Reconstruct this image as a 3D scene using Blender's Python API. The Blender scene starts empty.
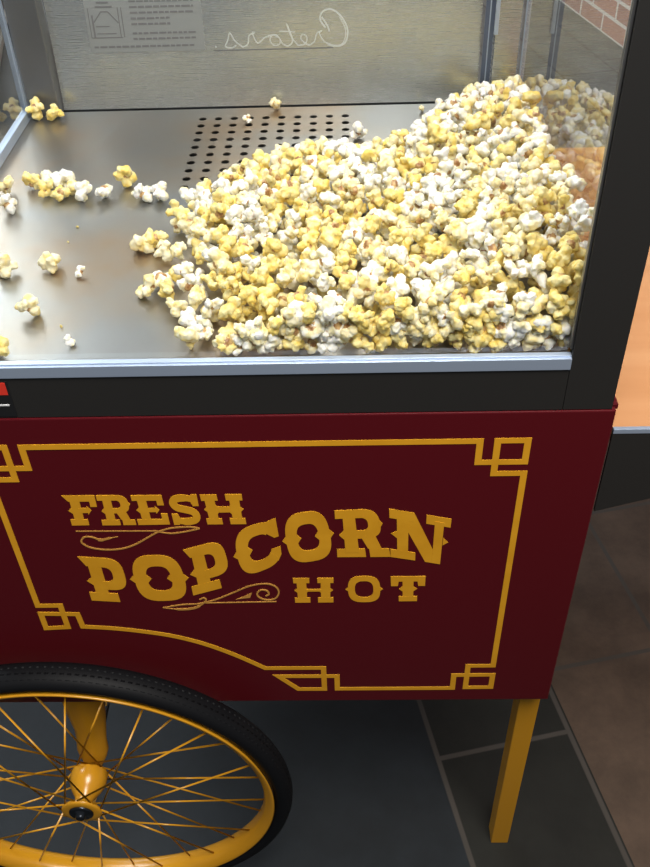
import bpy, bmesh, math, random
from mathutils import Vector, Matrix, Euler, noise as mnoise
R = random.Random(11)
PI = math.pi
scene = bpy.context.scene
COL = scene.collection

# ------------------------------------------------------------------ materials
def mat(name, col, rough=.5, metal=0.0, **kw):
    m = bpy.data.materials.new(name); m.use_nodes = True
    b = m.node_tree.nodes['Principled BSDF']
    b.inputs['Base Color'].default_value = (*col, 1)
    b.inputs['Roughness'].default_value = rough
    b.inputs['Metallic'].default_value = metal
    for k, v in kw.items(): b.inputs[k].default_value = v
    return m
def nodes(m): return m.node_tree.nodes, m.node_tree.links, m.node_tree.nodes['Principled BSDF']
def noise_node(m, scale, detail=3, vec='Object', stretch=None):
    n, l, b = nodes(m)
    tc = n.new('ShaderNodeTexCoord'); t = n.new('ShaderNodeTexNoise')
    t.inputs['Scale'].default_value = scale; t.inputs['Detail'].default_value = detail
    if stretch:
        mp = n.new('ShaderNodeMapping'); mp.inputs['Scale'].default_value = stretch
        l.new(tc.outputs[vec], mp.inputs['Vector']); l.new(mp.outputs[0], t.inputs['Vector'])
    else: l.new(tc.outputs[vec], t.inputs['Vector'])
    return t
def ramp(m, src, stops):
    n, l, b = nodes(m)
    r = n.new('ShaderNodeValToRGB'); e = r.color_ramp.elements
    while len(e) < len(stops): e.new(.5)
    for el, (p, c) in zip(e, stops): el.position = p; el.color = (*c, 1)
    l.new(src, r.inputs[0]); return r
def bump(m, src, strength, dist=.001):
    n, l, b = nodes(m)
    bp = n.new('ShaderNodeBump'); bp.inputs['Strength'].default_value = strength; bp.inputs['Distance'].default_value = dist
    l.new(src, bp.inputs['Height']); l.new(bp.outputs[0], b.inputs['Normal'])

maroon = mat('maroon_paint', (.080, .0042, .0075), .34, **{'Specular IOR Level': .28})
t = noise_node(maroon, 260, 2); bump(maroon, t.outputs['Fac'], .05, .0004)
gold = mat('gold_decal', (.66, .31, .012), .45)
t = noise_node(gold, 40, 3); r_ = ramp(gold, t.outputs['Fac'], [(.3, (.62, .285, .010)), (.7, (.70, .335, .015))])
gold.node_tree.links.new(r_.outputs[0], gold.node_tree.nodes['Principled BSDF'].inputs['Base Color'])
fine_gold = mat('pale_gold_decal', (.50, .24, .045), .5)
yellow = mat('yellow_enamel', (.54, .25, .012), .25)
t = noise_node(yellow, 90, 2); bump(yellow, t.outputs['Fac'], .04, .0004)
black = mat('black_enamel', (.017, .016, .015), .45)
t = noise_node(black, 300, 2); bump(black, t.outputs['Fac'], .06, .0004)
rubber = mat('tyre_rubber', (.0055, .0058, .007), .55, **{'Specular IOR Level': .12})
aluminium = mat('brushed_aluminium', (.44, .53, .68), .40, .6)
t = noise_node(aluminium, 60, 3, stretch=(1, 30, 30)); bump(aluminium, t.outputs['Fac'], .06, .0003)
chrome = mat('chrome', (.75, .77, .8), .12, 1)
dark_metal = mat('dark_axle_metal', (.05, .055, .065), .25, .9)

def steel(name, stops, rough, scale, stretch, metal=.8):
    m = mat(name, stops[0][1], rough, metal)
    n, l, b = nodes(m)
    t = noise_node(m, scale, 5)
    r = ramp(m, t.outputs['Fac'], stops); l.new(r.outputs[0], b.inputs['Base Color'])
    t2 = noise_node(m, 30, 4, stretch=stretch)
    r2 = ramp(m, t2.outputs['Fac'], [(.3, (rough - .015,) * 3), (.7, (rough + .025,) * 3)])
    l.new(r2.outputs[0], b.inputs['Roughness'])
    bump(m, t2.outputs['Fac'], .012, .0003)
    return m
tray_steel = steel('tray_steel', [(.40, (.38, .385, .385)), (.52, (.40, .37, .33)), (.64, (.43, .335, .245))], .33, 6.5, (1, 40, 1), .95)
back_steel = steel('back_steel', [(.3, (.46, .485, .49)), (.7, (.53, .545, .535))], .26, 5, (1, 1, 40))
post_steel = steel('post_steel', [(.3, (.17, .17, .17)), (.7, (.21, .21, .21))], .34, 8, (40, 40, 1))

def glass_mat(name, tint):
    m = bpy.data.materials.new(name); m.use_nodes = True
    n, l = m.node_tree.nodes, m.node_tree.links; n.clear()
    out = n.new('ShaderNodeOutputMaterial'); mix = n.new('ShaderNodeMixShader')
    tr = n.new('ShaderNodeBsdfTransparent'); tr.inputs[0].default_value = (*tint, 1)
    gl = n.new('ShaderNodeBsdfGlossy'); gl.inputs['Roughness'].default_value = .012
    fr = n.new('ShaderNodeFresnel'); fr.inputs['IOR'].default_value = 1.52
    ge = n.new('ShaderNodeNewGeometry')
    inv = n.new('ShaderNodeMath'); inv.operation = 'SUBTRACT'; inv.inputs[0].default_value = 1
    l.new(ge.outputs['Backfacing'], inv.inputs[1])
    # both surfaces of the thin pane: 2F/(1+F)
    a = n.new('ShaderNodeMath'); a.operation = 'MULTIPLY'; a.inputs[1].default_value = 2
    l.new(fr.outputs[0], a.inputs[0])
    d = n.new('ShaderNodeMath'); d.operation = 'ADD'; d.inputs[1].default_value = 1
    l.new(fr.outputs[0], d.inputs[0])
    q = n.new('ShaderNodeMath'); q.operation = 'DIVIDE'; l.new(a.outputs[0], q.inputs[0]); l.new(d.outputs[0], q.inputs[1])
    f = n.new('ShaderNodeMath'); f.operation = 'MULTIPLY'; l.new(q.outputs[0], f.inputs[0]); l.new(inv.outputs[0], f.inputs[1])
    l.new(f.outputs[0], mix.inputs[0]); l.new(tr.outputs[0], mix.inputs[1]); l.new(gl.outputs[0], mix.inputs[2])
    l.new(mix.outputs[0], out.inputs[0]); return m
glass = glass_mat('clear_glass', (.985, .99, .985))

# ------------------------------------------------------------------ mesh helpers
def link(name, bm, m, parent=None, smooth=False, bevel=0, seg=2):
    if bevel:
        bmesh.ops.bevel(bm, geom=bm.edges[:], offset=bevel, segments=seg, affect='EDGES', profile=.6)
    bmesh.ops.recalc_face_normals(bm, faces=bm.faces[:])
    me = bpy.data.meshes.new(name); bm.to_mesh(me); bm.free()
    if isinstance(m, (list, tuple)):
        for x in m: me.materials.append(x)
    else: me.materials.append(m)
    if smooth:
        for p in me.polygons: p.use_smooth = True
    o = bpy.data.objects.new(name, me); COL.objects.link(o)
    if parent is not None: o.parent = parent
    return o
def box(bm, x0, x1, y0, y1, z0, z1):
    v = [bm.verts.new(p) for p in ((x0,y0,z0),(x1,y0,z0),(x1,y1,z0),(x0,y1,z0),(x0,y0,z1),(x1,y0,z1),(x1,y1,z1),(x0,y1,z1))]
    for f in ((0,1,2,3),(4,5,6,7),(0,1,5,4),(1,2,6,5),(2,3,7,6),(3,0,4,7)): bm.faces.new([v[i] for i in f])
def boxes(name, m, parent, *bs, bevel=0):
    bm = bmesh.new()
    for b in bs: box(bm, *b)
    return link(name, bm, m, parent, bevel=bevel)
def thing(name, label, cat, loc=(0,0,0), group=None):
    o = bpy.data.objects.new(name, None); o.empty_display_size = .05; COL.objects.link(o); o.location = loc
    return tag(o, label, cat, group)
def tag(o, label, cat, group=None):
    o['label'] = label; o['category'] = cat
    if group: o['group'] = group
    return o
def struct(o, label=None, cat=None):
    o['kind'] = 'structure'
    if label: o['label'] = label; o['category'] = cat
    return o
def lathe_y(bm, prof, seg=96, c=(0,0,0)):
    """revolve closed (radius, y) profile round the Y axis"""
    rings = []
    for i in range(seg):
        a = 2*PI*i/seg
        rings.append([bm.verts.new((c[0]+r*math.cos(a), c[1]+y, c[2]+r*math.sin(a))) for r, y in prof])
    n = len(prof)
    for i in range(seg):
        A, B = rings[i], rings[(i+1) % seg]
        for j in range(n):
            k = (j+1) % n
            bm.faces.new((A[j], A[k], B[k], B[j]))
def tube(bm, pts, radii, seg=14, squash=1.0):
    rings = []; pts = [Vector(p) for p in pts]
    for i, p in enumerate(pts):
        d = (pts[min(i+1, len(pts)-1)] - pts[max(i-1, 0)]).normalized()
        u = d.cross(Vector((0,1,0)));
        if u.length < 1e-4: u = d.cross(Vector((1,0,0)))
        u.normalize(); w = d.cross(u)
        rings.append([bm.verts.new(p + radii[i]*(u*math.cos(2*PI*k/seg) + squash*w*math.sin(2*PI*k/seg))) for k in range(seg)])
    for a, b in zip(rings, rings[1:]):
        for k in range(seg): bm.faces.new((a[k], a[(k+1)%seg], b[(k+1)%seg], b[k]))
    bm.faces.new(rings[0]); bm.faces.new(rings[-1])

# ================================================================== popcorn cart (the maroon wagon)
cart = thing('popcorn_cart', 'maroon popcorn cart with gold lettering, spoked wheel and yellow legs standing on slate floor', 'cart', (-.05, .28, 0))
CM = Matrix.Translation((.05, -.28, 0))
def part(fn, *a, **k): return fn(*a, **k)
XL, XR, ZB, ZT = -.368, .2542, .4036, .8272
def cart_obj(o):            # children of the cart keep their world coordinates
    o.matrix_parent_inverse = CM; return o
# front panel, a 3 mm sheet with a rolled edge
bm = bmesh.new(); box(bm, XL, XR, 0, .006, ZB, ZT)
panel = cart_obj(link('front_panel', bm, maroon, cart, bevel=.0012))
body = cart_obj(boxes('body', maroon, cart, (XL+.006, XR-.004, .0062, .018, ZB+.004, ZT-.004), (XL+.006, XL+.016, .018, .55, ZB+.004, ZT-.004),
                      (XR-.014, XR-.004, .018, .55, ZB+.004, ZT-.004), (XL+.006, XR-.004, .54, .55, ZB+.004, ZT-.004), (XL+.016, XR-.014, .018, .54, ZB+.004, ZB+.012),
                      (XL, XR+.003, .007, .552, ZT-.004, ZT+.0005)))

# ---- gold decals: vinyl 0.3 mm proud of the panel
YD = -.0004
def q2(quad, x, y):
    (tl, tr, br, bl) = quad
    t = (tl[0]*(1-x)+tr[0]*x, tl[1]*(1-x)+tr[1]*x); b = (bl[0]*(1-x)+br[0]*x, bl[1]*(1-x)+br[1]*x)
    return (b[0]*(1-y)+t[0]*y, b[1]*(1-y)+t[1]*y)
LIFT = [0]
def lift(y): LIFT[0] += 1; return y-.00002*(LIFT[0] % 12)
def poly(bm, pts, y=YD):
    y = lift(y)
    vs = [bm.verts.new((x, y, z)) for x, z in pts]
    ws = [bm.verts.new((x, 0, z)) for x, z in pts]
    f = bm.faces.new(vs)
    for i in range(len(vs)):
        j = (i+1) % len(vs); bm.faces.new((vs[i], vs[j], ws[j], ws[i]))
    bmesh.ops.triangulate(bm, faces=[f])
def strip(bm, A, B, closed=False, y=YD):
    y = lift(y); n = len(A)
    va = [bm.verts.new((x, y-.000002*i, z)) for i, (x, z) in enumerate(A)]; vb = [bm.verts.new((x, y-.000002*i, z)) for i, (x, z) in enumerate(B)]
    wa = [bm.verts.new((x, 0, z)) for x, z in A]; wb = [bm.verts.new((x, 0, z)) for x, z in B]
    n = len(A)
    for i in range(n if closed else n-1):
        j = (i+1) % n
        bm.faces.new((va[i], va[j], vb[j], vb[i])); bm.faces.new((va[i], va[j], wa[j], wa[i])); bm.faces.new((vb[i], vb[j], wb[j], wb[i]))
    if not closed:
        bm.faces.new((va[0], vb[0], wb[0], wa[0])); bm.faces.new((va[-1], vb[-1], wb[-1], wa[-1]))
def stroke(bm, pts, w, y=YD):
    """mitred line of width w (number or list)"""
    n = len(pts); ws = w if isinstance(w, (list, tuple)) else [w]*n; L, Rr = [], []
    for i in range(n):
        p = Vector(pts[i]); d1 = (p-Vector(pts[i-1])).normalized() if i else None
        d2 = (Vector(pts[i+1])-p).normalized() if i < n-1 else None
        if d1 is None: d1 = d2
        if d2 is None: d2 = d1
        n1 = Vector((-d1.y, d1.x)); n2 = Vector((-d2.y, d2.x)); m = (n1+n2)
        m = m/max(m.length, 1e-6); k = ws[i]/2/max(.35, m.dot(n1))
        L.append(tuple(p+m*k)); Rr.append(tuple(p-m*k))
    strip(bm, L, Rr, y=y)
def smooth_pts(pts, n=6):
    out = []; P = [Vector(p) for p in pts]
    for i in range(len(P)-1):
        p0, p1, p2, p3 = P[max(i-1,0)], P[i], P[i+1], P[min(i+2,len(P)-1)]
        for k in range(n):
            t = k/n
            out.append(tuple(.5*((2*p1)+(p2-p0)*t+(2*p0-5*p1+4*p2-p3)*t*t+(3*p1-p0-3*p2+p3)*t**3)))
    out.append(tuple(P[-1])); return out
def rect(x0, x1, y0, y1): return [(x0,y0),(x1,y0),(x1,y1),(x0,y1)]
def sup(cx, cy, rx, ry, n=3.2, a0=0, a1=2*PI, k=40, end=False):
    out = []
    for i in range(k + (1 if end else 0)):
        a = a0+(a1-a0)*i/k; c, s = math.cos(a), math.sin(a)
        out.append((cx+rx*math.copysign(abs(c)**(2/n), c), cy+ry*math.copysign(abs(s)**(2/n), s)))
    return out
def glyph(ch, thin=False):
    """list of ('p', polygon) and ('r', outer, inner, closed) pieces in the unit box"""
    s = .20; P = []
    p = lambda *q: P.append(('p', list(q)))
    pr = lambda *q: P.append(('p', rect(*q)))
    ring = lambda A, B, c=False: P.append(('r', A, B, c))
    spur = lambda x, y, d, h=.10: p((x, y-h), (x+d, y), (x, y+h))
    if ch == 'F':
        pr(.20,.50,.1,.9); p((0,1),(.16,.80),(.50,.80),(.5,1)); pr(.4,1,.80,1); pr(.80,1,.62,.9); pr(.06,.62,0,.20); pr(.4,.68,.42,.58); spur(.68,.5,.12,.14); spur(.2,.5,-.12)
    elif ch == 'E':
        pr(.16,.44,.1,.9); pr(0,.96,.82,1); pr(.76,.96,.66,.9); pr(0,1,0,.19); pr(.80,1,.1,.38); pr(.4,.66,.43,.57); spur(.66,.5,.12,.13); spur(.16,.5,-.1)
    elif ch == 'R':
        pr(.16,.42,.1,.9); pr(0,.6,.83,1); pr(0,.54,0,.18)
        ring(sup(.50,.70,.42,.30,2.8,PI/2,-PI/2,18,True), sup(.48,.70,.19,.13,2.8,PI/2,-PI/2,18,True)); pr(.38,.51,.83,1); pr(.38,.51,.40,.57)
        p((.48,.46),(.78,.44),(.86,.18),(.60,.18)); pr(.62,1,0,.18); spur(.16,.48,-.1); spur(.90,.70,.07,.09)
    elif ch == 'P':
        pr(.18,.48,.1,.9); p((0,1),(.14,.80),(.55,.80),(.55,1)); pr(.02,.69,0,.20)
        ring(sup(.52,.64,.46,.36,3.0,PI/2,-PI/2,20,True), sup(.50,.63,.20,.16,2.6,PI/2,-PI/2,20,True)); pr(.4,.53,.79,1); pr(.40,.53,.28,.47); spur(.18,.46,-.13,.09)
    elif ch == 'O':
        if thin:
            ring(sup(.5,.5,.47,.5,2.9), sup(.5,.5,.27,.31,2.7), True); spur(.04,.5,-.09,.08); spur(.96,.5,.09,.08)
        else:
            ring(sup(.5,.5,.5,.5,2.9), sup(.5,.5,.245,.265,2.9), True); spur(.01,.5,-.10,.09); spur(.99,.5,.10,.09); spur(.245,.5,.10,.10); spur(.755,.5,-.10,.10)
    elif ch == 'C':
        ring(sup(.52,.5,.5,.5,2.8,PI*.30,PI*1.78,40,True), sup(.54,.5,.25,.265,2.8,PI*.26,PI*1.80,40,True))
        p((.80,.98),(1.0,1.0),(1.0,.60),(.90,.60),(.74,.74)); p((.72,.25),(.80,.38),(1.0,.38),(.99,.20),(.9,.08)); spur(.03,.5,-.10,.09); spur(.28,.5,.10,.10)
    elif ch == 'N':
        pr(.12,.31,.1,.9); pr(0,.40,.82,1); pr(0,.44,0,.17); pr(.74,.89,.0,.9); pr(.60,1,.82,1); p((.10,1),(.40,1),(.89,0),(.62,0)); spur(.12,.5,-.1,.08); spur(.90,.5,.09,.08)
    elif ch == 'H':
        b = (.46,.55) if thin else (.40,.60)
        for x in (0, .60):
            pr(x+.08,x+.32,.1,.9); pr(x,x+.40,.80,1); pr(x,x+.40,0,.2)
        pr(.3,.7,*b); spur(.08,.5,-.07,.08); spur(.92,.5,.07,.08)
        if not thin: spur(.32,.5,.1,.16); spur(.68,.5,-.1,.16)
        else: spur(.32,.5,.06,.1); spur(.68,.5,-.06,.1)
    elif ch == 'T':
        pr(.34,.66,.1,.9); pr(0,1,.80,1); p((0,.9),(.0,.62),(.20,.62),(.24,.9)); p((.76,.9),(.80,.62),(1,.62),(1,.9)); pr(.22,.78,0,.2); spur(.34,.5,-.11,.1); spur(.66,.5,.11,.1)
    elif ch == 'S':
        sp = [(.86,.70),(.80,.84),(.52,.895),(.25,.86),(.15,.72),(.25,.58),(.5,.51),(.75,.43),(.85,.28),(.76,.15),(.5,.105),(.22,.15),(.13,.32)]
        sp = smooth_pts(sp, 4); n = len(sp); A, B = [], []
        for i in range(n):
            d = Vector(sp[min(i+1,n-1)])-Vector(sp[max(i-1,0)]); d.normalize(); w = .115 if .15 < i/n < .85 else .10
            A.append((sp[i][0]-d.y*w*1.1, sp[i][1]+d.x*w)); B.append((sp[i][0]+d.y*w*1.1, sp[i][1]-d.x*w))
        ring(A, B); pr(.78,.98,.62,1); pr(.02,.22,0,.38)
    return P
GLYPHS = [
('F', [(-0.2233, 0.7371), (-0.1934, 0.7369), (-0.1947, 0.6982), (-0.2234, 0.6979)]),
('R', [(-0.192, 0.7369), (-0.1623, 0.7368), (-0.1619, 0.6977), (-0.1933, 0.6978)]),
('E', [(-0.161, 0.7364), (-0.132, 0.7363), (-0.1307, 0.698), (-0.1599, 0.6977)]),
('S', [(-0.1287, 0.7362), (-0.101, 0.7365), (-0.1006, 0.6975), (-0.1274, 0.6971)]),
('H', [(-0.0988, 0.7361), (-0.0613, 0.7362), (-0.0603, 0.6973), (-0.096, 0.6974)]),
('P', [(-0.2259, 0.6543), (-0.1848, 0.6507), (-0.1837, 0.5835), (-0.226, 0.5879)]),
('O', [(-0.1769, 0.655), (-0.1294, 0.6557), (-0.1258, 0.587), (-0.1766, 0.585)]),
('P', [(-0.1237, 0.6624), (-0.0846, 0.6765), (-0.0787, 0.6106), (-0.1229, 0.5939)]),
('C', [(-0.0754, 0.6871), (-0.033, 0.7048), (-0.0292, 0.643), (-0.0718, 0.619)]),
('O', [(-0.0267, 0.7082), (0.0129, 0.7162), (0.0198, 0.6492), (-0.023, 0.6392)]),
('R', [(0.0212, 0.7137), (0.0633, 0.7158), (0.0732, 0.6495), (0.0226, 0.6497)]),
('N', [(0.0706, 0.7152), (0.1277, 0.7007), (0.1264, 0.6368), (0.0732, 0.6495)]),
('H', [(-0.0214, 0.6192), (0.0182, 0.6192), (0.0173, 0.5813), (-0.021, 0.5813)]),
('O', [(0.0307, 0.6215), (0.0643, 0.6215), (0.0654, 0.5812), (0.0316, 0.5811)]),
('T', [(0.0738, 0.6204), (0.1076, 0.6204), (0.1079, 0.5822), (0.0755, 0.5821)]),
]
for i, (ch, quad) in enumerate(GLYPHS):
    bm = bmesh.new()
    for g in glyph(ch, thin=i > 11):
        if g[0] == 'p': poly(bm, [q2(quad, *p) for p in g[1]])
        else: strip(bm, [q2(quad, *p) for p in g[1]], [q2(quad, *p) for p in g[2]], g[3])
    o = link('letter', bm, gold, panel)
    o['label'] = 'gold letter %s of the word %s' % (ch, 'FRESH' if i < 5 else 'POPCORN' if i < 12 else 'HOT')
# border: one interlaced band round the panel
CX = -.0473
TR = [(.1458,.7959),(.1458,.7712),(.1860,.7712),(.1860,.7960),(.1606,.7960),(.1606,.7576),(.1868,.7576)]
BR = [(.1868,.4697),(.1600,.4697),(.1600,.4286),(.1880,.4288),(.1880,.4527),(.1458,.4524),(.1458,.4275)]
BM = [(.0183,.4275),(.0183,.4520),(-.0460,.4526),(-.0249,.4274),(.0040,.4272),(.0040,.4678),(-.0591,.4680)]
ARC = smooth_pts([(-.0591,.4680),(-.0895,.4927),(-.1217,.5138),(-.1539,.5280),(-.1865,.5365),(-.2145,.5416),(-.2430,.5446)], 5)
BL = [(-.2443,.5655),(-.2818,.5668),(-.2818,.5425),(-.2588,.5440),(-.2588,.5798),(-.2818,.5798)]
mir = lambda P: [(2*CX-.0042-x, z) if x < .1867 or z > .76 else (-.2818, z) for x, z in P]
path = [(CX,.7959)] + TR + BR + BM[:-1] + ARC + BL + mir(TR)[::-1] + [(CX,.7959)]
bm = bmesh.new(); stroke(bm, path, .0058); link('border_line', bm, gold, panel)
# scrolls
bm = bmesh.new(); stroke(bm, [(-.2199,.6899),(-.1432,.6890)], .0012)
S = smooth_pts([(-0.1041,0.6917),(-0.1124,0.694),(-0.1225,0.6937),(-0.1327,0.6922),(-0.1434,0.6878),(-0.1547,0.6799),(-0.1672,0.671),(-0.1804,0.6652),(-0.1954,0.6637),(-0.2095,0.6665),(-0.2166,0.6723),(-0.2172,0.6775),(-0.2128,0.6821),(-0.2065,0.6816),(-0.2013,0.6785)])
stroke(bm, S, .0017)
stroke(bm, smooth_pts([(-.1432,.6880),(-.1323,.6856),(-.122,.6868),(-.1116,.6894),(-.1041,.6917)]), .0015)
stroke(bm, smooth_pts([(-.1818,.682),(-.1896,.6800),(-.1976,.6775),(-.2016,.6782)], 5), [.0008]*5+[.0022]*5+[.0034]*5+[.001])
link('scroll_ornament', bm, fine_gold, panel)
bm = bmesh.new(); stroke(bm, [(-.1114,.5819),(-.0398,.583)], .0012)
S = smooth_pts([(-0.1552,0.5749),(-0.1356,0.5795),(-0.1184,0.5809),(-0.1006,0.5871),(-0.0826,0.5975),(-0.0649,0.6078),(-0.0496,0.6112),(-0.0399,0.6074),(-0.0364,0.5985),(-0.0401,0.5889),(-0.0481,0.5858),(-0.0556,0.5892),(-0.0582,0.5956),(-0.0547,0.6014),(-0.0487,0.6008),(-0.0464,0.5954),(-0.05,0.5923)])
stroke(bm, S, .0016)
stroke(bm, smooth_pts([(-.1552,.5749),(-.1402,.5722),(-.1263,.5732),(-.117,.5781),(-.1102,.5862),(-.1122,.59),(-.1166,.5874)]), [.0008]*6+[.003]*12+[.0016]*19)
poly(bm, [(-.0802,.5874),(-.0713,.5921),(-.063,.5978),(-.0657,.5898)])
link('scroll_ornament', bm, fine_gold, panel)

# ---- legs
def leg(x0, x1, y0, y1):
    bm = bmesh.new(); box(bm, x0, x1, y0, y1, 0, ZB+.006); return cart_obj(link('leg', bm, yellow, cart, bevel=.0015))
leg(.2300, .2540, .0216, .0470); leg(.2300, .2540, .505, .530)

# ---- wheel
HX, HZ, WY = -.2925, .2540, -.0265
wheel = bpy.data.objects.new('wheel', None); COL.objects.link(wheel); wheel.parent = cart; cart_obj(wheel); wheel.location = (HX, WY, HZ)
bm = bmesh.new()
prof = [(.2408+.0118*math.cos(a), .0165*math.sin(a)) for a in [2*PI*k/20 for k in range(20)]]
lathe_y(bm, prof, 120)
for k in range(200):                                     # tread blocks
    a0 = 2*PI*k/200
    for side in (-1, 1):
        vs = []
        for (da, y, r) in ((0,.003,.2519),(.018,.003,.2519),(.022,.0105,.2492),(.004,.0105,.2492)):
            a = a0+da+(0 if side > 0 else .0157)
            vs.append(bm.verts.new((r*math.cos(a)*1.003, y*side, r*math.sin(a)*1.003)))
        bm.faces.new(vs)
        b2 = [bm.verts.new((v.co.x*.992, v.co.y, v.co.z*.992)) for v in vs]
        for i in range(4): bm.faces.new((vs[i], vs[(i+1)%4], b2[(i+1)%4], b2[i]))
link('tyre', bm, rubber, wheel, smooth=True)
bm = bmesh.new()
lathe_y(bm, [(.2312,-.0160),(.2290,-.0166),(.2255,-.0140),(.2205,-.0115),(.2180,-.006),(.2172,0),(.2180,.006),(.2205,.0115),(.2255,.0140),(.2290,.0166),(.2312,.0160),(.2260,.009),(.2235,0),(.2260,-.009)], 120)
link('rim', bm, yellow, wheel, smooth=True)
bm = bmesh.new()
lathe_y(bm, [(.004,-.030),(.0215,-.030),(.0240,-.0285),(.0240,-.0262),(.0160,-.024),(.0105,-.019),(.0115,-.012),(.0175,-.003),(.0215,.005),(.0225,.012),(.0225,.0205),(.0215,.0225),(.004,.023)], 40)
link('hub', bm, yellow, wheel, smooth=True)
bm = bmesh.new()
lathe_y(bm, [(.0001,-.0385),(.0040,-.0385),(.0058,-.0368),(.0060,-.033),(.0130,-.0325),(.0146,-.0315),(.0150,-.029),(.0001,-.029)], 32)
link('axle_cap', bm, dark_metal, wheel, smooth=True)
bm = bmesh.new(); tube(bm, [(0,0,0),(0,0,1)], [.0011,.0011], 8)
spoke_me = None
NS = 32
for k in range(NS):
    side = -1 if k % 2 else 1
    tw = (1 if (k//2) % 2 else -1)*math.radians(62)
    a = 2*PI*(k+.5)/NS; h = a+tw
    p0 = Vector(((.0215 if side < 0 else .0200)*math.cos(h), (-.0272 if side < 0 else .0218), (.0215 if side < 0 else .0200)*math.sin(h)))
    p1 = Vector((.2195*math.cos(a), side*.003, .2195*math.sin(a)))
    d = p1-p0
    if spoke_me is None:
        o = link('spoke', bm, yellow, wheel, smooth=True); spoke_me = o.data
    else:
        o = bpy.data.objects.new('spoke', spoke_me); COL.objects.link(o); o.parent = wheel
    o.location = p0; o.rotation_mode = 'QUATERNION'; o.rotation_quaternion = d.to_track_quat('Z', 'Y'); o.scale = (1, 1, d.length)
# wheel fork and its bulbous lower end
bm = bmesh.new()
tube(bm, [(-.2835,.026,.410),(-.2835,.024,.375),(-.284,.022,.345),(-.2845,.019,.318),(-.286,.016,.300),(-.2872,.013,.282),(-.2885,.010,.268),(-.2895,.007,.256),(-.290,.005,.247)],
     [.0250,.0250,.0230,.0195,.0185,.0195,.0165,.0115,.009], 20, .62)
fork = cart_obj(link('fork', bm, yellow, cart, smooth=True))
bm = bmesh.new(); tube(bm, [(-.2570,.040,.412),(-.2570,.037,.385),(-.262,.032,.352)], [.0065,.0065,.0055], 12)
cart_obj(link('fork_rod', bm, chrome, cart, smooth=True))
bm = bmesh.new(); tube(bm, [(-.290,-.030,.254),(-.290,.10,.254)], [.0042,.0042], 12)
cart_obj(link('axle', bm, dark_metal, cart, smooth=True))

# ---- fold-out shelf on the right side
wood = mat('orange_wood', (.72, .25, .07), .32)
t = noise_node(wood, 3.5, 6, stretch=(1, 7, 7)); r_ = ramp(wood, t.outputs['Fac'], [(.25, (.44, .205, .085)), (.5, (.50, .245, .11)), (.75, (.55, .29, .14))])
wood.node_tree.links.new(r_.outputs[0], wood.node_tree.nodes['Principled BSDF'].inputs['Base Color'])
shelf = cart_obj(boxes('side_shelf', wood, cart, (.2575, .66, .0085, .555, .786, .8015), bevel=.001))
boxes('edge_trim', aluminium, shelf, (.2575, .66, .0045, .0085, .7975, .8025), bevel=.0006)
def bracket(y0, y1):
    bm = bmesh.new(); P = [(.2575,.7985),(.66,.7985),(.66,.775),(.46,.772),(.262,.7045),(.2575,.703)]
    a = [bm.verts.new((x,y0,z)) for x, z in P]; b = [bm.verts.new((x,y1,z)) for x, z in P]
    bm.faces.new(a); bm.faces.new(b)
    for i in range(len(P)):
        j = (i+1) % len(P); bm.faces.new((a[i],a[j],b[j],b[i]))
    return link('bracket', bm, black, shelf)
bracket(.0050, .0082); bracket(.5552, .5582)

# ================================================================== popcorn machine (the glazed cabinet)
mach = thing('popcorn_machine', 'glass popcorn cabinet with black posts and steel tray standing on the maroon cart', 'popcorn machine', (-.05, .28, .828))
MM = Matrix.Translation((.05, -.28, -.828))
def mo(o): o.matrix_parent_inverse = MM; return o
X0, X1, Y0, Y1, TZ, TOP = -.362, .2505, .0012, .565, .8700, 1.40
Z0 = ZT+.001
base = mo(boxes('base_frame', black, mach, (X0, X1-.0405, Y0, Y0+.012, Z0, TZ-.0006), (X0, X0+.010, Y0+.012, Y1, Z0, TZ-.002), (X1-.010, X1-.0026, Y0+.0095, Y1, Z0, TZ-.002),
                (X0+.01, X1-.01, Y1-.012, Y1, Z0, TZ-.002), (X0+.01, X1-.01, Y0+.012, Y1-.012, Z0, Z0+.004)))
red = mat('red_sticker', (.62, .035, .02), .4); white = mat('white_print', (.75, .76, .78), .5); stick_black = mat('black_sticker', (.012, .012, .013), .35)
lab = boxes('warning_label', stick_black, base, (-.320, -.2395, Y0-.0006, Y0, .8300, .8665))
lab['label'] = 'black and red warning sticker'
boxes('label_band', red, lab, (-.320, -.2412, Y0-.0010, Y0-.0006, .8530, .8655))
boxes('label_text', white, lab, (-.320, -.2430, Y0-.0010, Y0-.0006, .8415, .8430), (-.300, -.262, Y0-.0010, Y0-.0006, .8370, .8380))
# posts
def post(x0, x1, y0, y1, m, z0=Z0):
    bm = bmesh.new(); box(bm, x0, x1, y0, y1, z0, TOP); return mo(link('post', bm, m, mach, bevel=.0012))
bm = bmesh.new(); box(bm, .2105, X1, Y0, Y0+.009, Z0, TOP); box(bm, X1-.0025, X1, Y0+.009, Y0+.045, Z0, TOP); mo(link('post', bm, black, mach))
post(X0, X0+.040, Y0+.0125, Y0+.040, black, TZ+.0005)
b = post(.2105, X1-.0105, .525, .552, back_steel, TZ+.0005); b['label'] = 'steel back post on the right'
b = post(X0+.0105, -.3140, .525, .552, post_steel, TZ+.0005); b['label'] = 'steel back post on the left'
mo(boxes('top_frame', black, mach, (X0, X1, Y0, Y0+.04, TOP, TOP+.04), (X0, X0+.04, Y0+.04, Y1, TOP, TOP+.04), (X1-.04, X1, Y0+.04, Y1, TOP, TOP+.04), (X0+.04, X1-.04, Y1-.04, Y1, TOP, TOP+.04)))
refl_blue = mat('reflection_blue', (.11, .14, .22), .35, .6)  # tone of the reflected band, put into a colour
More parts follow.
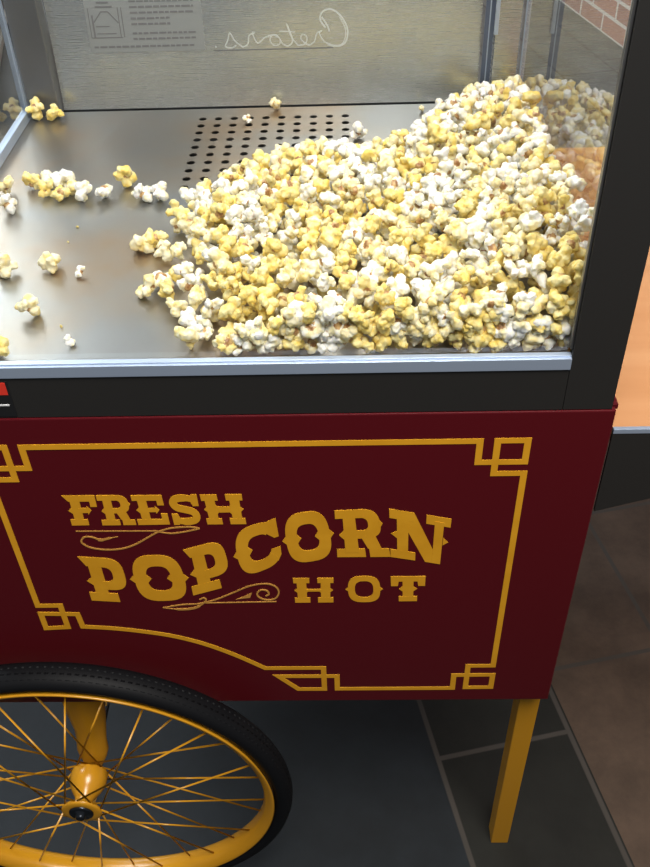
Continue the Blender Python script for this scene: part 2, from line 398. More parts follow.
hs = mo(boxes('reflection_strip', refl_blue, mach, (.1985, .2095, .5330, .5350, TZ+.001, TOP-.02))); hs['label'] = 'dark blue strip imitating a reflection beside the back plate'  # added strip: dark band reflected in the back plate, built as a part
boxes('reflection_line', aluminium, hs, (.2035, .2047, .5318, .5330, TZ+.02, TOP-.03))  # bright line of that reflection, added as a thin bar
# aluminium rails and channels
mo(boxes('front_rail', aluminium, mach, (X0, .2103, Y0-.0015, Y0+.0066, TZ, TZ+.0108), (X0, .2103, Y0+.0012, Y0+.0066, TZ+.0108, TZ+.0120), bevel=.0005))
mo(boxes('side_rail', aluminium, mach, (X0+.004, X0+.0125, .046, .5240, TZ+.0005, TZ+.012), bevel=.0006))
mo(boxes('side_rail', aluminium, mach, (X1-.0085, X1-.0030, .046, .5240, TZ-.0015, TZ+.004), bevel=.0006))
mo(boxes('glass_channel', aluminium, mach, (X0+.004, X0+.0100, .5165, .5240, TZ+.012, TOP), bevel=.0006))
mo(boxes('glass_channel', post_steel, mach, (.2085, .2104, Y0+.003, Y0+.0085, TZ+.017, TOP), bevel=.0005))
mo(boxes('glass_channel', aluminium, mach, (X1-.0080, X1-.0030, .5180, .5240, TZ+.004, TOP), bevel=.0005))
# glass
g = mo(boxes('glass_pane', glass, mach, (X0+.041, .2082, Y0+.0075, Y0+.0113, TZ+.0010, TOP-.002))); g['label'] = 'front glass pane'
g = mo(boxes('glass_pane', glass, mach, (X0+.0055, X0+.0095, .0465, .5160, TZ+.0125, TOP-.002))); g['label'] = 'left glass pane'
g = mo(boxes('glass_pane', glass, mach, (X1-.0075, X1-.0035, .0465, .5175, TZ+.0045, TOP-.002))); g['label'] = 'right glass pane'
# perforated tray
TX0, TX1, TY0, TY1 = X0+.0105, X1-.0105, Y0+.0125, .5375
hx0, hy0, px_, py_, hr = -.1367, .3270, .01920, .01996, .0046
bm = bmesh.new()
cell = lambda i, j: (hx0+px_*i, hy0+py_*j)
gx0, gx1 = hx0-px_/2, hx0+px_*9.5; gy0, gy1 = hy0-py_/2, hy0+py_*9.5
for (a, b, c, d) in ((TX0,gx0,TY0,TY1),(gx1,TX1,TY0,TY1),(gx0,gx1,TY0,gy0),(gx0,gx1,gy1,TY1)):
    v = [bm.verts.new(p) for p in ((a,c,TZ),(b,c,TZ),(b,d,TZ),(a,d,TZ))]; bm.faces.new(v)
NSEG = 16
for i in range(10):
    for j in range(10):
        cx, cy = cell(i, j); inner, outer, low = [], [], []
        for k in range(NSEG):
            a = 2*PI*(k+.5)/NSEG; c, s = math.cos(a), math.sin(a); m_ = max(abs(c), abs(s))
            inner.append(bm.verts.new((cx+hr*c, cy+hr*s, TZ))); low.append(bm.verts.new((cx+hr*c, cy+hr*s, TZ-.0012)))
        cor = []
        for k in range(NSEG):
            a = 2*PI*(k+.5)/NSEG; c, s = math.cos(a), math.sin(a); m_ = max(abs(c), abs(s))
            outer.append(bm.verts.new((cx+px_/2*c/m_, cy+py_/2*s/m_, TZ)))
        for k in range(NSEG):
            k2 = (k+1) % NSEG
            bm.faces.new((inner[k], inner[k2], outer[k2], outer[k])); bm.faces.new((inner[k], inner[k2], low[k2], low[k]))
        for (sx, sy, k) in ((1,1,1),(-1,1,5),(-1,-1,9),(1,-1,13)):
            v = bm.verts.new((cx+sx*px_/2, cy+sy*py_/2, TZ)); bm.faces.new((outer[k], outer[(k+1)%NSEG], v))
# folded rim under the tray edge
v = [(TX0,TY0),(TX1,TY0),(TX1,TY1),(TX0,TY1)]
for k in range(4):
    a, b = v[k], v[(k+1)%4]
    bm.faces.new([bm.verts.new(p) for p in ((*a,TZ),(*b,TZ),(*b,TZ-.012),(*a,TZ-.012))])
tray = mo(link('tray', bm, tray_steel, mach))
# back plate, leaning slightly backwards
TILT = math.radians(5)
back = mo(boxes('back_panel', back_steel, mach, (-.3130, .1975, 0, .002, .0015, TOP-TZ-.01)))
back.location = (0, .5405, TZ); back.rotation_euler = (-TILT, 0, 0)
label_plate = mat('label_plate', (.27, .285, .285), .4, .4); print_grey = mat('grey_print', (.12, .12, .125), .5)
# back-plate local coordinates: x, y (out of plate is -y), z up the plate
def plate_poly(bm, pts, y): poly_y(bm, pts, y)
def pstroke(bm, pts, w, y):
    n = len(pts); bmt = bmesh.new(); stroke(bmt, pts, w, y=-.0003)
    me = bpy.data.meshes.new('tmp'); bmt.to_mesh(me); bmt.free()
    for v in me.vertices: v.co.y += y
    bm.from_mesh(me); bpy.data.meshes.remove(me)
NX0, NX1, NZ0, NZ1 = -.267, -.130, .068, .1560
note = boxes('notice_label', label_plate, back, (NX0, NX1, -.0006, 0, NZ0, NZ1)); note['label'] = 'grey printed notice with a diagram'
bm = bmesh.new(); y = -.0006
for k in range(10):                                          # unreadable fine print: rows of word-length dashes
    z = .1365-.0062*k - (.004 if k > 6 else 0); x = -.214; end = -.139 if k not in (6, 9, 5) else -.168
    if k > 8: continue
    while x < end:
        w = R.uniform(.004, .010); w = min(w, end-x)
        if w > .0015: pstroke(bm, [(x, z), (x+w, z)], .0021, y)
        x += w+.0014
x = -.262
while x < -.142:
    w = R.uniform(.004, .009); pstroke(bm, [(x,.0745),(x+w,.0745)], .0022, y); x += w+.0014
for z, xa, xb in ((.1235,-.252,-.238),(.1190,-.254,-.234)): pstroke(bm, [(xa,z),(xb,z)], .0018, y)
pstroke(bm, [(-.263,.085),(-.263,.118)], .0012, y); pstroke(bm, [(-.259,.085),(-.259,.110)], .0022, y)
pstroke(bm, [(-.228,.085),(-.228,.118)], .0012, y); pstroke(bm, [(-.224,.085),(-.224,.118)], .0012, y)
pstroke(bm, [(-.263,.085),(-.226,.085)], .0012, y); pstroke(bm, [(-.258,.102),(-.248,.1135),(-.240,.1135),(-.229,.101)], .0014, y); pstroke(bm, [(-.256,.0895),(-.233,.0895)], .0010, y); pstroke(bm, [(-.256,.0975),(-.240,.0975)], .0010, y)
link('label_print', bm, print_grey, note)
# engraved script, seen mirrored, drawn from right to left (C r e t o r s)
engr = mat('bright_engraving', (.66, .69, .70), .3, .5)
bm = bmesh.new(); y = 0; ZL = .0705                           # base line of the script
def scr(pts, w=.0012, k=5):
    pstroke(bm, smooth_pts(pts, k), w, y)
X = lambda u: .0400-u*1.07                                         # mirrored: u runs to the left
Cc = [(.024,.017),(.030,.026),(.026,.0335),(.016,.0345),(.006,.027),(.000,.015),(.002,.003),(.010,-.0015),(.020,.000)]
scr([(X(u), ZL+v*1.12) for u, v in Cc], .0017); scr([(X(u+.0022), ZL+v*1.12) for u, v in Cc[4:]], .0009)
scr([(X(.028), ZL+.031), (X(.022), ZL+.0215), (X(.020), ZL+.015)], .0017)
scr([(X(u), ZL+v) for u, v in [(.018,0),(.026,.004),(.031,.013),(.029,.0155),(.034,.0130),(.037,.004),(.043,.000)]])
scr([(X(u), ZL+v) for u, v in [(.043,0),(.049,.004),(.052,.009),(.049,.0125),(.045,.009),(.047,.002),(.055,.000)]])
scr([(X(u), ZL+v) for u, v in [(.055,0),(.062,.010),(.067,.025)]]); scr([(X(u), ZL+v) for u, v in [(.066,.023),(.061,.006),(.066,0),(.072,.002)]], .0015); scr([(X(.058), ZL+.0155), (X(.075), ZL+.0165)])
scr([(X(u), ZL+v) for u, v in [(.072,.002),(.077,.011),(.083,.0125),(.086,.007),(.082,.001),(.076,.002),(.075,.008),(.082,.0125),(.092,.010)]])
scr([(X(u), ZL+v) for u, v in [(.092,.010),(.100,.004),(.105,.015),(.103,.0155),(.109,.0125),(.111,.003),(.117,.000)]], .0013)
scr([(X(u), ZL+v) for u, v in [(.117,0),(.125,.007),(.130,.016),(.133,.008),(.136,.001),(.129,-.0005),(.124,.002)]], .0013)
scr([(X(.146), ZL), (X(.1475), ZL+.0015)], .0016, 2)
link('script_engraving', bm, engr, back)
bm = bmesh.new(); pstroke(bm, [(X(.016), ZL-.0032), (X(.150), ZL-.0032)], .0011, 0); link('script_underline', bm, print_grey, back)
# latch strip on the right back post
mo(boxes('latch', aluminium, mach, (.2085, .2130, .5205, .5245, .955, 1.10), bevel=.0006))

# ================================================================== popcorn
def corn_mat(name, base, butter, amt):
    m = mat(name, base, .55); n, l, b = nodes(m)
    tc = n.new('ShaderNodeTexCoord'); oi = n.new('ShaderNodeObjectInfo'); ad = n.new('ShaderNodeVectorMath'); ad.operation = 'ADD'
    sc = n.new('ShaderNodeMath'); sc.operation = 'MULTIPLY'; sc.inputs[1].default_value = 7
    l.new(oi.outputs['Random'], sc.inputs[0]); l.new(tc.outputs['Object'], ad.inputs[0]); l.new(sc.outputs[0], ad.inputs[1])
    t = n.new('ShaderNodeTexNoise'); t.inputs['Scale'].default_value = 120; t.inputs['Detail'].default_value = 2; l.new(ad.outputs[0], t.inputs['Vector'])
    r = ramp(m, t.outputs['Fac'], [(.5-amt, base), (.5+.17-amt*.3, butter)]); l.new(r.outputs[0], b.inputs['Base Color'])
    b.inputs['Subsurface Weight'].default_value = .12; b.inputs['Subsurface Radius'].default_value = (1, .8, .5); b.inputs['Subsurface Scale'].default_value = .003
    t3 = n.new('ShaderNodeTexNoise'); t3.inputs['Scale'].default_value = 420; l.new(ad.outputs[0], t3.inputs['Vector']); bump(m, t3.outputs['Fac'], .35, .0012)
    return m
CORN = [corn_mat('white_popcorn', (.86, .85, .82), (.82, .73, .43), .04), corn_mat('cream_popcorn', (.85, .79, .57), (.81, .65, .25), .10), corn_mat('butter_popcorn', (.84, .745, .38), (.80, .59, .14), .16)]
HULL = mat('brown_hull', (.30, .13, .035), .4)
t = noise_node(HULL, 300, 2); r_ = ramp(HULL, t.outputs['Fac'], [(.35, (.26, .11, .035)), (.65, (.58, .38, .16))]); HULL.node_tree.links.new(r_.outputs[0], HULL.node_tree.nodes['Principled BSDF'].inputs['Base Color'])

def rdir(r):
    z = r.uniform(-1, 1); a = r.uniform(0, 2*PI); s = math.sqrt(1-z*z); return Vector((s*math.cos(a), s*math.sin(a), z))
def make_proto(seed, voxel):
    r = random.Random(seed); bm = bmesh.new(); mm = .001
    def blob(c, rad, sub=2):
        e = Vector((r.uniform(.85,1.2), r.uniform(.85,1.2), r.uniform(.85,1.2)))
        M = Matrix.Translation(c) @ rdir(r).to_track_quat('Z','Y').to_matrix().to_4x4() @ Matrix.Diagonal((*(e*rad), 1))
        bmesh.ops.create_icosphere(bm, subdivisions=sub, radius=1, matrix=M)
    blob(Vector((0,0,0)), 4.2*mm)
    n = r.choice((4, 5, 5, 6)); dirs = []; tries = 0
    while len(dirs) < n and tries < 400:
        d = rdir(r); tries += 1
        if d.z < -.75: continue
        if all(d.angle(e) > .85 for e in dirs): dirs.append(d)
    for d in dirs:
        L = r.uniform(4.8, 6.8)*mm; rad = r.uniform(3.4, 4.9)*mm
        blob(d*L, rad); blob(d*L*.55, rad*.8, 1)
        for k in range(r.choice((4, 5, 6, 7))):
            e = (d*.75+rdir(r)).normalized(); blob(d*L+e*rad*.85, rad*r.uniform(.28, .55), 2)
    me = bpy.data.meshes.new('popped_kernel'); bm.to_mesh(me); bm.free()
    o = bpy.data.objects.new('tmp_kernel', me); COL.objects.link(o)
    md = o.modifiers.new('r', 'REMESH'); md.mode = 'VOXEL'; md.voxel_size = voxel
    dg = bpy.context.evaluated_depsgraph_get(); dg.update()
    me2 = bpy.data.meshes.new_from_object(o.evaluated_get(dg))
    bpy.data.objects.remove(o); bpy.data.meshes.remove(me)
    off = Vector((seed*3.1, seed*1.7, 0))
    for v in me2.vertices:                                   # crinkle
        nn = mnoise.noise_vector(v.co*330+off)*.70*mm + mnoise.noise_vector(v.co*760+off)*.30*mm
        v.co = v.co + nn
    hd = [rdir(r), rdir(r)]
    hull = []
    for p in me2.polygons:
        c = Vector(p.center); hit = c.length < 4.9*mm and any(c.normalized().dot(h) > .50 for h in hd)
        hull.append(hit)
    zmin = min(v.co.z for v in me2.vertices)
    for v in me2.vertices: v.co.z -= 0
    me2.materials.clear(); 
    return me2, hull, zmin
NP = 12
protos, lowp = [], []
for s in range(NP):
    me, hull, zmin = make_proto(s+1, .00085); lo, lhull, _ = make_proto(s+1, .0013); vs = []; ls = []
    for c in range(3):
        m1 = me if c == 2 else me.copy(); m2 = lo if c == 2 else lo.copy()
        vs.append(m1); ls.append(m2)
    for c in range(3):
        for mesh, hh, lst in ((vs[c], hull, vs), (ls[c], lhull, ls)):
            mesh.name = 'popped_kernel'; mesh.materials.append(CORN[c]); mesh.materials.append(HULL)
            for p, h in zip(mesh.polygons, hh): p.material_index = 1 if h else 0; p.use_smooth = True
    protos.append((vs, zmin)); lowp.append(ls)

def low_z(me, rot, scale):
    M = rot.to_matrix(); return min((M @ v.co).z for v in me.vertices)*scale
def kernel(loc, label, group=None, kind=None, c=None, scale=1.0, rest=True, name='popcorn_piece'):
    s = R.randrange(NP) if kind is None else kind; c = R.choice((0, 0, 1, 1, 2)) if c is None else c
    me = protos[s][0][c]; o = bpy.data.objects.new(name, me); COL.objects.link(o)
    rot = Euler((R.uniform(-.9,.9), R.uniform(-.9,.9), R.uniform(0, 2*PI)))
    z = loc[2] if not rest else TZ - low_z(me, rot, scale) + .0001
    o.location = (loc[0], loc[1], z); o.rotation_euler = rot; o.scale = (scale,)*3
    tag(o, label, 'popcorn', group); return o
ROW = 'popcorn pieces in a row on the left of the tray'
SC = [  # x, y, colour, size, label, group
 (-.322,.318,1,1.0,'cream popcorn piece at the left frame edge, in the tray row\'s far left end',None),
 (-.300,.332,2,1.0,'yellow popcorn piece in the left tray row, next to its left end',None),
 (-.284,.336,0,1.0,'white popcorn piece at the back of the left tray row',None),
 (-.282,.312,2,.95,'yellow popcorn piece at the front middle of the left tray row',None),
 (-.264,.326,0,1.1,'tall white popcorn piece in the centre of the left tray row',None),
 (-.262,.305,2,.9,'buttery popcorn piece in front of the tall white one in left tray row',None),
 (-.246,.316,1,1.0,'cream popcorn piece in the right half of left tray row',None),
 (-.236,.300,0,.95,'white popcorn piece second from the right end of left tray row',None),
 (-.216,.304,0,.9,'white popcorn piece at the right end of the left tray row',None),
 (-.312,.280,0,.95,'pale popcorn piece just in front of the left end of the tray row',None),
 (-.199,.333,2,1.05,'yellow popcorn piece standing left of the perforated holes',None),
 (-.175,.299,0,1.0,'white popcorn piece left of the heap\'s upper corner, the outer of a white pair',None),
 (-.157,.296,0,.95,'white popcorn piece near the heap\'s upper left corner, the inner of a white pair',None),
 (-.281,.158,1,1.0,'pale popcorn piece cut by the left picture edge, middle of tray',None),
 (-.240,.166,1,1.0,'cream popcorn piece lying alone at the middle of the bare tray',None),
 (-.210,.152,0,.62,'small white popcorn piece right of the lone cream one on bare tray',None),
 (-.241,.090,1,.95,'cream popcorn piece on bare tray, the lone one nearest the front rail at full size',None),
 (-.196,.045,0,.55,'small pale popcorn piece nearest the front rail on bare tray',None),
 (-.249,.030,2,.95,'yellow popcorn piece at the left edge touching the front rail',None),
 (-.338,.512,2,1.1,'yellow popcorn piece left of two at the left back post',None),
 (-.317,.512,2,1.0,'yellow popcorn piece right of two at the left back post',None),
 (-.080,.492,0,.6,'small white popcorn piece behind the rows of holes at the back',None),
 (.051,.436,0,.95,'white popcorn piece standing alone right of the holes',None),
 (.128,.512,1,.42,'tiny popcorn piece at the back plate left of the heap peak',None),
 (-.160,.193,1,1.0,'cream popcorn piece at the heap\'s left tip, lying outermost',None),
 (-.145,.198,2,1.0,'yellow popcorn piece right behind the outermost left tip piece',None),
 (-.140,.116,1,1.05,'cream popcorn piece at the heap\'s lower left tip on the tray',None),
 (-.131,.130,0,1.0,'white popcorn piece just behind the cream one at the heap\'s lower left tip',None),
 (-.096,.036,1,1.0,'cream popcorn piece at the heap foot beside the front rail',None),
 (-.049,.5275,1,.8,'small brownish popcorn piece leaning on the back plate',None),
]
for k, (x, y, c, s, lab_, gr) in enumerate(SC):
    kernel((x, y, 0), lab_, gr, c=c, scale=s*1.12 if s > .8 else s)
for (x, y, s, l_) in ((-.210,.070,.16,'tiny brown popcorn crumb between two pieces at the tray front left'), (-.233,.244,.17,'tiny popcorn crumb below the left tray row, the further one'), (-.236,.214,.12,'tiny popcorn crumb below the left tray row, the nearer one')):
    kernel((x, y, 0), l_, c=2, scale=s, name='popcorn_crumb')

# the heap: a height field over the tray, kernels laid in layers
EDGE = [(-.084,.018),(-.100,.045),(-.102,.068),(-.118,.088),(-.126,.112),(-.122,.145),(-.138,.175),(-.138,.205),(-.140,.235),(-.136,.272),(-.105,.308),(-.070,.350),(-.035,.368),(.005,.385),(.035,.378),(.065,.372),(.095,.402),(.125,.445),(.150,.495),(.180,.520),(.210,.530),(.232,.532),(.232,.018)]
def inside(x, y):
    c = False; n = len(EDGE)
    for i in range(n):
        (x1, y1), (x2, y2) = EDGE[i], EDGE[i-1]
        if (y1 > y) != (y2 > y) and x < (x2-x1)*(y-y1)/(y2-y1)+x1: c = not c
    return c
def edist(x, y):
    d = 9
    for i in range(1, len(EDGE)-2):
        a, b = Vector(EDGE[i-1]), Vector(EDGE[i]); p = Vector((x, y)); t = max(0, min(1, (p-a).dot(b-a)/(b-a).length_squared))
        d = min(d, (p-(a+t*(b-a))).length)
    return d
def height(x, y):
    d = edist(x, y)
    h = .019 + .048*(1-math.exp(-d/.052))
    h += .011*math.exp(-((x-.21)**2+(y-.36)**2)/.012) + .010*math.exp(-((x-.20)**2+(y-.16)**2)/.01)
    h += .006*mnoise.noise(Vector((x*22, y*22, 3)))
    h += .020*math.exp(-((x-.235)**2+(y-.11)**2)/.006)
    h -= .012*math.exp(-(y-.02)/.03)
    return max(.012, h)
cand = []
SP = .0158
def layer(depth, sp, rnd):
    pts = []; cells = {}
    for k in range(9000):
        x, y = rnd.uniform(-.145,.2325), rnd.uniform(.020,.532)
        if not inside(x, y): continue
        g_ = (int(x//sp), int(y//sp)); ok = True
        for i in (-1,0,1):
            for j in (-1,0,1):
                for q in cells.get((g_[0]+i, g_[1]+j), ()):
                    if (q[0]-x)**2+(q[1]-y)**2 < sp*sp: ok = False
        if ok:
            cells.setdefault(g_, []).append((x, y))
            z = height(x, y)-depth-rnd.uniform(0, .006)
            if z > .008 or (depth == 0): pts.append((x, y, max(z, .0095)))
    return pts
rl = random.Random(5)
top = layer(.008, SP, rl)
def faces_row():
    out = []
    for lv in (.011, .024, .037):
        x = -.070+rl.uniform(0, .008)
        while x < .234:
            if lv < height(x, .024)-.004: out.append((x, .024+rl.uniform(0, .006), lv+rl.uniform(-.002, .004)))
            x += rl.uniform(.0125, .0165)
        y = .040
        while y < .50:
            if lv < height(.234, y)-.006: out.append((.2345, y, lv+rl.uniform(-.002, .004)))
            y += rl.uniform(.013, .017)
    return out
top += faces_row()
low = layer(.021, SP*1.04, rl) + layer(.035, SP*1.1, rl) + layer(.049, SP*1.15, rl)
cam_p = Vector((.03583, -.57597, 1.31585))
top.sort(key=lambda p: (Vector((p[0], p[1], TZ+p[2]))-cam_p).length)
QUOTA = 300-len(SC)-3
HUE = ('white', 'cream', 'butter yellow')
def zone(x, y):
    if y < .062: return 'against the front glass'
    if x > .195: return 'against the right glass'
    if x < -.055: return 'on the left slope'
    return 'on the middle'
fill = bmesh.new(); fmats = CORN+[HULL]
def place(x, y, z, c, s, rot, sc):
    me = protos[s][0][c]
    x = min(x, .2340); y = max(y, .0255)
    return Vector((x, y, TZ+max(z, .0100*sc)))
def colour(x, y):
    v = mnoise.noise(Vector((x*26, y*26, 9)))*.9 + R.gauss(0, .34)
    v -= .08 if x > .05 and y > .15 else -.10
    return 0 if v < -.06 else 1 if v < .24 else 2
n_ind = 0
for (x, y, z) in top+low:
    s = R.randrange(NP); c = colour(x, y); sc = R.uniform(.84, 1.10); rot = Euler((R.uniform(-PI,PI), R.uniform(-.9,.9), R.uniform(0,2*PI)))
    p = place(x, y, z, c, s, rot, sc)
    if n_ind < QUOTA:
        n_ind += 1
        o = bpy.data.objects.new('popcorn_piece', protos[s][0][c]); COL.objects.link(o)
        o.location = p; o.rotation_euler = rot; o.scale = (sc,)*3
        zz = zone(x, y); tag(o, '%s popped popcorn piece lying %s of the popcorn heap' % (HUE[c], zz) if 'glass' not in zz else '%s popped popcorn piece of the heap lying %s' % (HUE[c], zz), 'popcorn', '%s popcorn pieces %s' % (HUE[c], zz + (' of the heap' if 'glass' not in zz else '')))
    else:
        n0 = len(fill.verts); f0 = len(fill.faces)
        fill.from_mesh(lowp[s][c]); fill.verts.ensure_lookup_table(); fill.faces.ensure_lookup_table()
        M = Matrix.LocRotScale(p, rot, Vector((sc,)*3))
        for v in fill.verts[n0:]: v.co = M @ v.co
        for f in fill.faces[f0:]: f.material_index = 3 if f.material_index == 1 else c; f.smooth = True
me = bpy.data.meshes.new('popcorn_heap'); fill.to_mesh(me); fill.free()
for m in fmats: me.materials.append(m)
heap = bpy.data.objects.new('popcorn_heap', me); COL.objects.link(heap)
tag(heap, 'deep heap of mixed yellow and white popcorn filling the tray\'s right side', 'popcorn'); heap['kind'] = 'stuff'
print('popcorn', n_ind, len(top), len(low))

# ================================================================== the setting
ANG = math.radians(12.4); CU, SU = math.cos(ANG), math.sin(ANG)
uv = lambda u, v, z=0: (u*CU-v*SU, u*SU+v*CU, z)
def room_box(name, m, u0, u1, v0, v1, z0, z1):
    o = boxes(name, m, None, (u0, u1, v0, v1, z0, z1)); o.rotation_euler = (0, 0, ANG); return struct(o)
slate = mat('slate_floor', (.06, .06, .06), .6, **{'Specular IOR Level': .25}); n, l, b = nodes(slate)
tc = n.new('ShaderNodeTexCoord'); sep = n.new('ShaderNodeSeparateXYZ'); l.new(tc.outputs['Object'], sep.inputs[0])
su = n.new('ShaderNodeMath'); su.operation = 'SUBTRACT'; su.inputs[1].default_value = .194; l.new(sep.outputs['X'], su.inputs[0])
sv = n.new('ShaderNodeMath'); sv.operation = 'SUBTRACT'; sv.inputs[1].default_value = .2249; l.new(sep.outputs['Y'], sv.inputs[0])
cb = n.new('ShaderNodeCombineXYZ'); l.new(sv.outputs[0], cb.inputs[0]); l.new(su.outputs[0], cb.inputs[1])
br = n.new('ShaderNodeTexBrick'); l.new(cb.outputs[0], br.inputs['Vector'])
br.offset = .261; br.offset_frequency = 2; br.squash = 1
for k, v in (('Scale', 1), ('Mortar Size', .005), ('Mortar Smooth', .5), ('Bias', 0), ('Brick Width', .43), ('Row Height', .2134)): br.inputs[k].default_value = v
tn = n.new('ShaderNodeTexNoise'); tn.inputs['Scale'].default_value = 7; tn.inputs['Detail'].default_value = 8; tn.inputs['Roughness'].default_value = .7; l.new(tc.outputs['Object'], tn.inputs['Vector'])
# tile colour by course: dark blue, dark green, brown, then pale grey
rp = n.new('ShaderNodeValToRGB'); rp.color_ramp.interpolation = 'CONSTANT'; e = rp.color_ramp.elements
mr = n.new('ShaderNodeMapRange'); mr.inputs['From Min'].default_value = -.5; mr.inputs['From Max'].default_value = 1.5; l.new(sep.outputs['X'], mr.inputs['Value'])
e[0].position = 0; e[0].color = (.0095, .0130, .0165, 1); e[1].position = .347; e[1].color = (.0105, .0110, .0090, 1)
e.new(.4537).color = (.075, .050, .035, 1)
e.new(.667).color = (.15, .155, .145, 1)
l.new(mr.outputs[0], rp.inputs[0])
mx = n.new('ShaderNodeMix'); mx.data_type = 'RGBA'; mx.blend_type = 'MULTIPLY'; mx.inputs['Factor'].default_value = 1
cr = n.new('ShaderNodeValToRGB'); cr.color_ramp.elements[0].position = .3; cr.color_ramp.elements[0].color = (.55, .55, .55, 1); cr.color_ramp.elements[1].position = .72; cr.color_ramp.elements[1].color = (1.3, 1.3, 1.3, 1)
l.new(tn.outputs['Fac'], cr.inputs[0]); l.new(rp.outputs[0], mx.inputs['A']); l.new(cr.outputs[0], mx.inputs['B'])
l.new(mx.outputs['Result'], br.inputs['Color1']); l.new(mx.outputs['Result'], br.inputs['Color2']); MORTAR = (.050, .044, .038, 1); br.inputs['Mortar'].default_value = MORTAR
b2 = n.new('ShaderNodeTexBrick'); sw = n.new('ShaderNodeVectorMath'); sw.operation = 'ADD'; sw.inputs[1].default_value = (-.175, 1.0, 0); l.new(cb.outputs[0], sw.inputs[0]); l.new(sw.outputs[0], b2.inputs['Vector'])
for k, v in (('Scale', 1), ('Mortar Size', .005), ('Mortar Smooth', .3), ('Bias', 0), ('Brick Width', .62), ('Row Height', 1.0)): b2.inputs[k].default_value = v
b2.offset = 0; b2.inputs['Mortar'].default_value = MORTAR; l.new(mx.outputs['Result'], b2.inputs['Color1']); l.new(mx.outputs['Result'], b2.inputs['Color2'])
gt = n.new('ShaderNodeMath'); gt.operation = 'GREATER_THAN'; gt.inputs[1].default_value = -.006; l.new(su.outputs[0], gt.inputs[0])
m2 = n.new('ShaderNodeMix'); m2.data_type = 'RGBA'; l.new(gt.outputs[0], m2.inputs['Factor']); l.new(b2.outputs['Color'], m2.inputs['A']); l.new(br.outputs['Color'], m2.inputs['B'])
l.new(m2.outputs['Result'], b.inputs['Base Color']); bump(slate, tn.outputs['Fac'], .25, .004)
floor = room_box('floor', slate, -1.3, 2.0, -2.5, 5.0, -.05, 0)
brick = mat('red_brick', (.4, .15, .1), .8); n, l, b = nodes(brick)
tc = n.new('ShaderNodeTexCoord'); sep = n.new('ShaderNodeSeparateXYZ'); l.new(tc.outputs['Object'], sep.inputs[0]); cb = n.new('ShaderNodeCombineXYZ'); l.new(sep.outputs['Y'], cb.inputs[0]); l.new(sep.outputs['Z'], cb.inputs[1])
br = n.new('ShaderNodeTexBrick'); l.new(cb.outputs[0], br.inputs['Vector'])
for k, v in (('Scale', 1), ('Mortar Size', .007), ('Brick Width', .215), ('Row Height', .075)): br.inputs[k].default_value = v
br.inputs['Color1'].default_value = (.34, .15, .11, 1); br.inputs['Color2'].default_value = (.26, .115, .09, 1); br.inputs['Mortar'].default_value = (.50, .46, .42, 1); l.new(br.outputs['Color'], b.inputs['Base Color']); bump(brick, br.outputs['Fac'], -.4, .004)
room_box('wall_right', brick, 1.825, 1.98, -.6, 4.95, 0, 2.6)
plaster = mat('cream_plaster', (.50, .44, .36), .8); t = noise_node(plaster, 25, 4); bump(plaster, t.outputs['Fac'], .1, .003)
room_box('wall_back', plaster, -1.0, 1.825, 4.95, 5.0, 0, 2.6)
LU = -.66
room_box('wall_left', plaster, LU-.10, LU, 1.3, 1.6, 0, 2.6); 
brown = mat('brown_sill', (.12, .07, .045), .5); pale = mat('pale_trim', (.55, .56, .53), .5)
room_box('trim_1', brown, LU-.10, LU, 1.6, 4.95, .03, .10)
room_box('baseboard_left', pale, LU-.10, LU+.012, 1.6, 4.95, 0, .03)
lit = bpy.data.materials.new('daylight_window'); lit.use_nodes = True; n = lit.node_tree.nodes; l = lit.node_tree.links; n.clear()
em = n.new('ShaderNodeEmission'); em.inputs['Color'].default_value = (.90, .96, 1, 1); em.inputs['Strength'].default_value = 5; oo = n.new('ShaderNodeOutputMaterial'); l.new(em.outputs[0], oo.inputs[0])
win = room_box('window_1', lit, LU-.06, LU-.04, 1.6, 4.95, .10, 2.4)
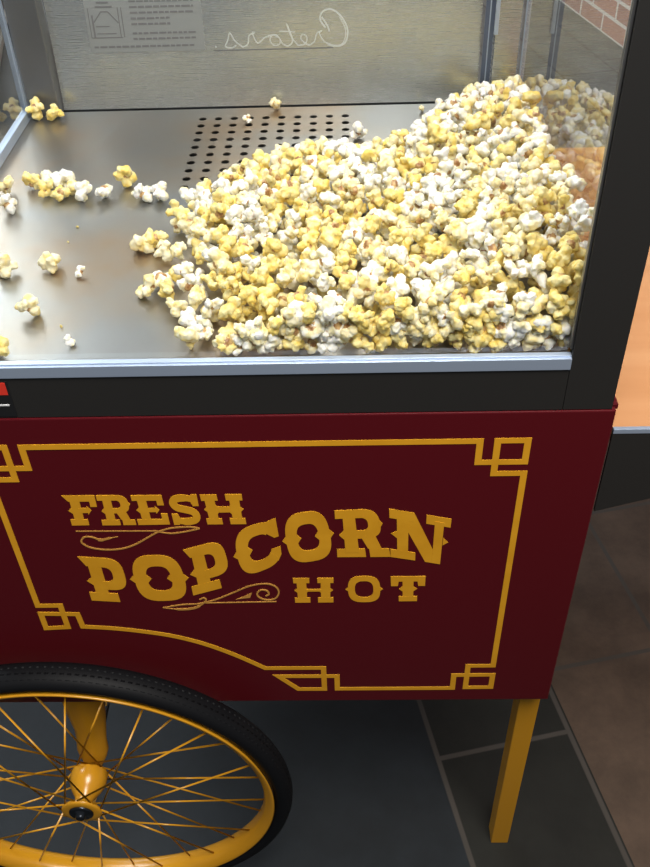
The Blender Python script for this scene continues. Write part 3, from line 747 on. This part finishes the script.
wf = boxes('window_frame', pale, win, (LU-.07, LU-.005, 1.6, 1.65, .10, 2.4), (LU-.07, LU-.005, 3.25, 3.30, .10, 2.4), (LU-.07, LU-.005, 4.90, 4.95, .10, 2.4), (LU-.07, LU-.005, 1.65, 4.90, 2.4, 2.6))

# ================================================================== light and camera
w = bpy.data.worlds.new('World'); scene.world = w; w.use_nodes = True
w.node_tree.nodes['Background'].inputs[0].default_value = (.80, .90, 1.0, 1); w.node_tree.nodes['Background'].inputs[1].default_value = .16
def area(name, loc, target, sx, sy, power, col):
    d = bpy.data.lights.new(name, 'AREA'); d.shape = 'RECTANGLE'; d.size = sx; d.size_y = sy; d.energy = power; d.color = col
    o = bpy.data.objects.new(name, d); COL.objects.link(o); o.location = loc
    o.rotation_euler = (Vector(target)-Vector(loc)).to_track_quat('-Z', 'Y').to_euler(); return o
area('window_daylight', (-1.3, 1.12, 2.40), (-.05, .25, .85), 1.0, 1.0, 48, (.86, .94, 1))
area('cabinet_fill', (.02, .30, 1.50), (.02, .27, .87), .30, .20, 2.5, (1, .98, .94))  # unseen overhead light, added to brighten the tray and popcorn
area('front_fill', (.3, -.75, 2.55), (-.05, 0, .6), .9, .9, 66, (1, .95, .88))  # unseen fill from above, added to light the front panel and gold decals

cd = bpy.data.cameras.new('camera'); cam = bpy.data.objects.new('camera', cd); COL.objects.link(cam)
cd.sensor_fit = 'VERTICAL'; cd.sensor_height = 24; cd.lens = 916.6234/867*24; cd.clip_start = .02
r_ax = Vector((0.99954, 0.01084, -0.02821)); u_ax = Vector((0.01396, 0.66253, 0.7489)); f_ax = Vector((-0.02681, 0.74896, -0.66208))
cam.matrix_world = Matrix(((r_ax.x,u_ax.x,-f_ax.x,.03583),(r_ax.y,u_ax.y,-f_ax.y,-.57597),(r_ax.z,u_ax.z,-f_ax.z,1.31585),(0,0,0,1)))
scene.camera = cam
vs = scene.view_settings; vs.view_transform = 'Standard'; vs.look = 'None'; vs.gamma = 1; vs.use_curve_mapping = False; vs.exposure = 0
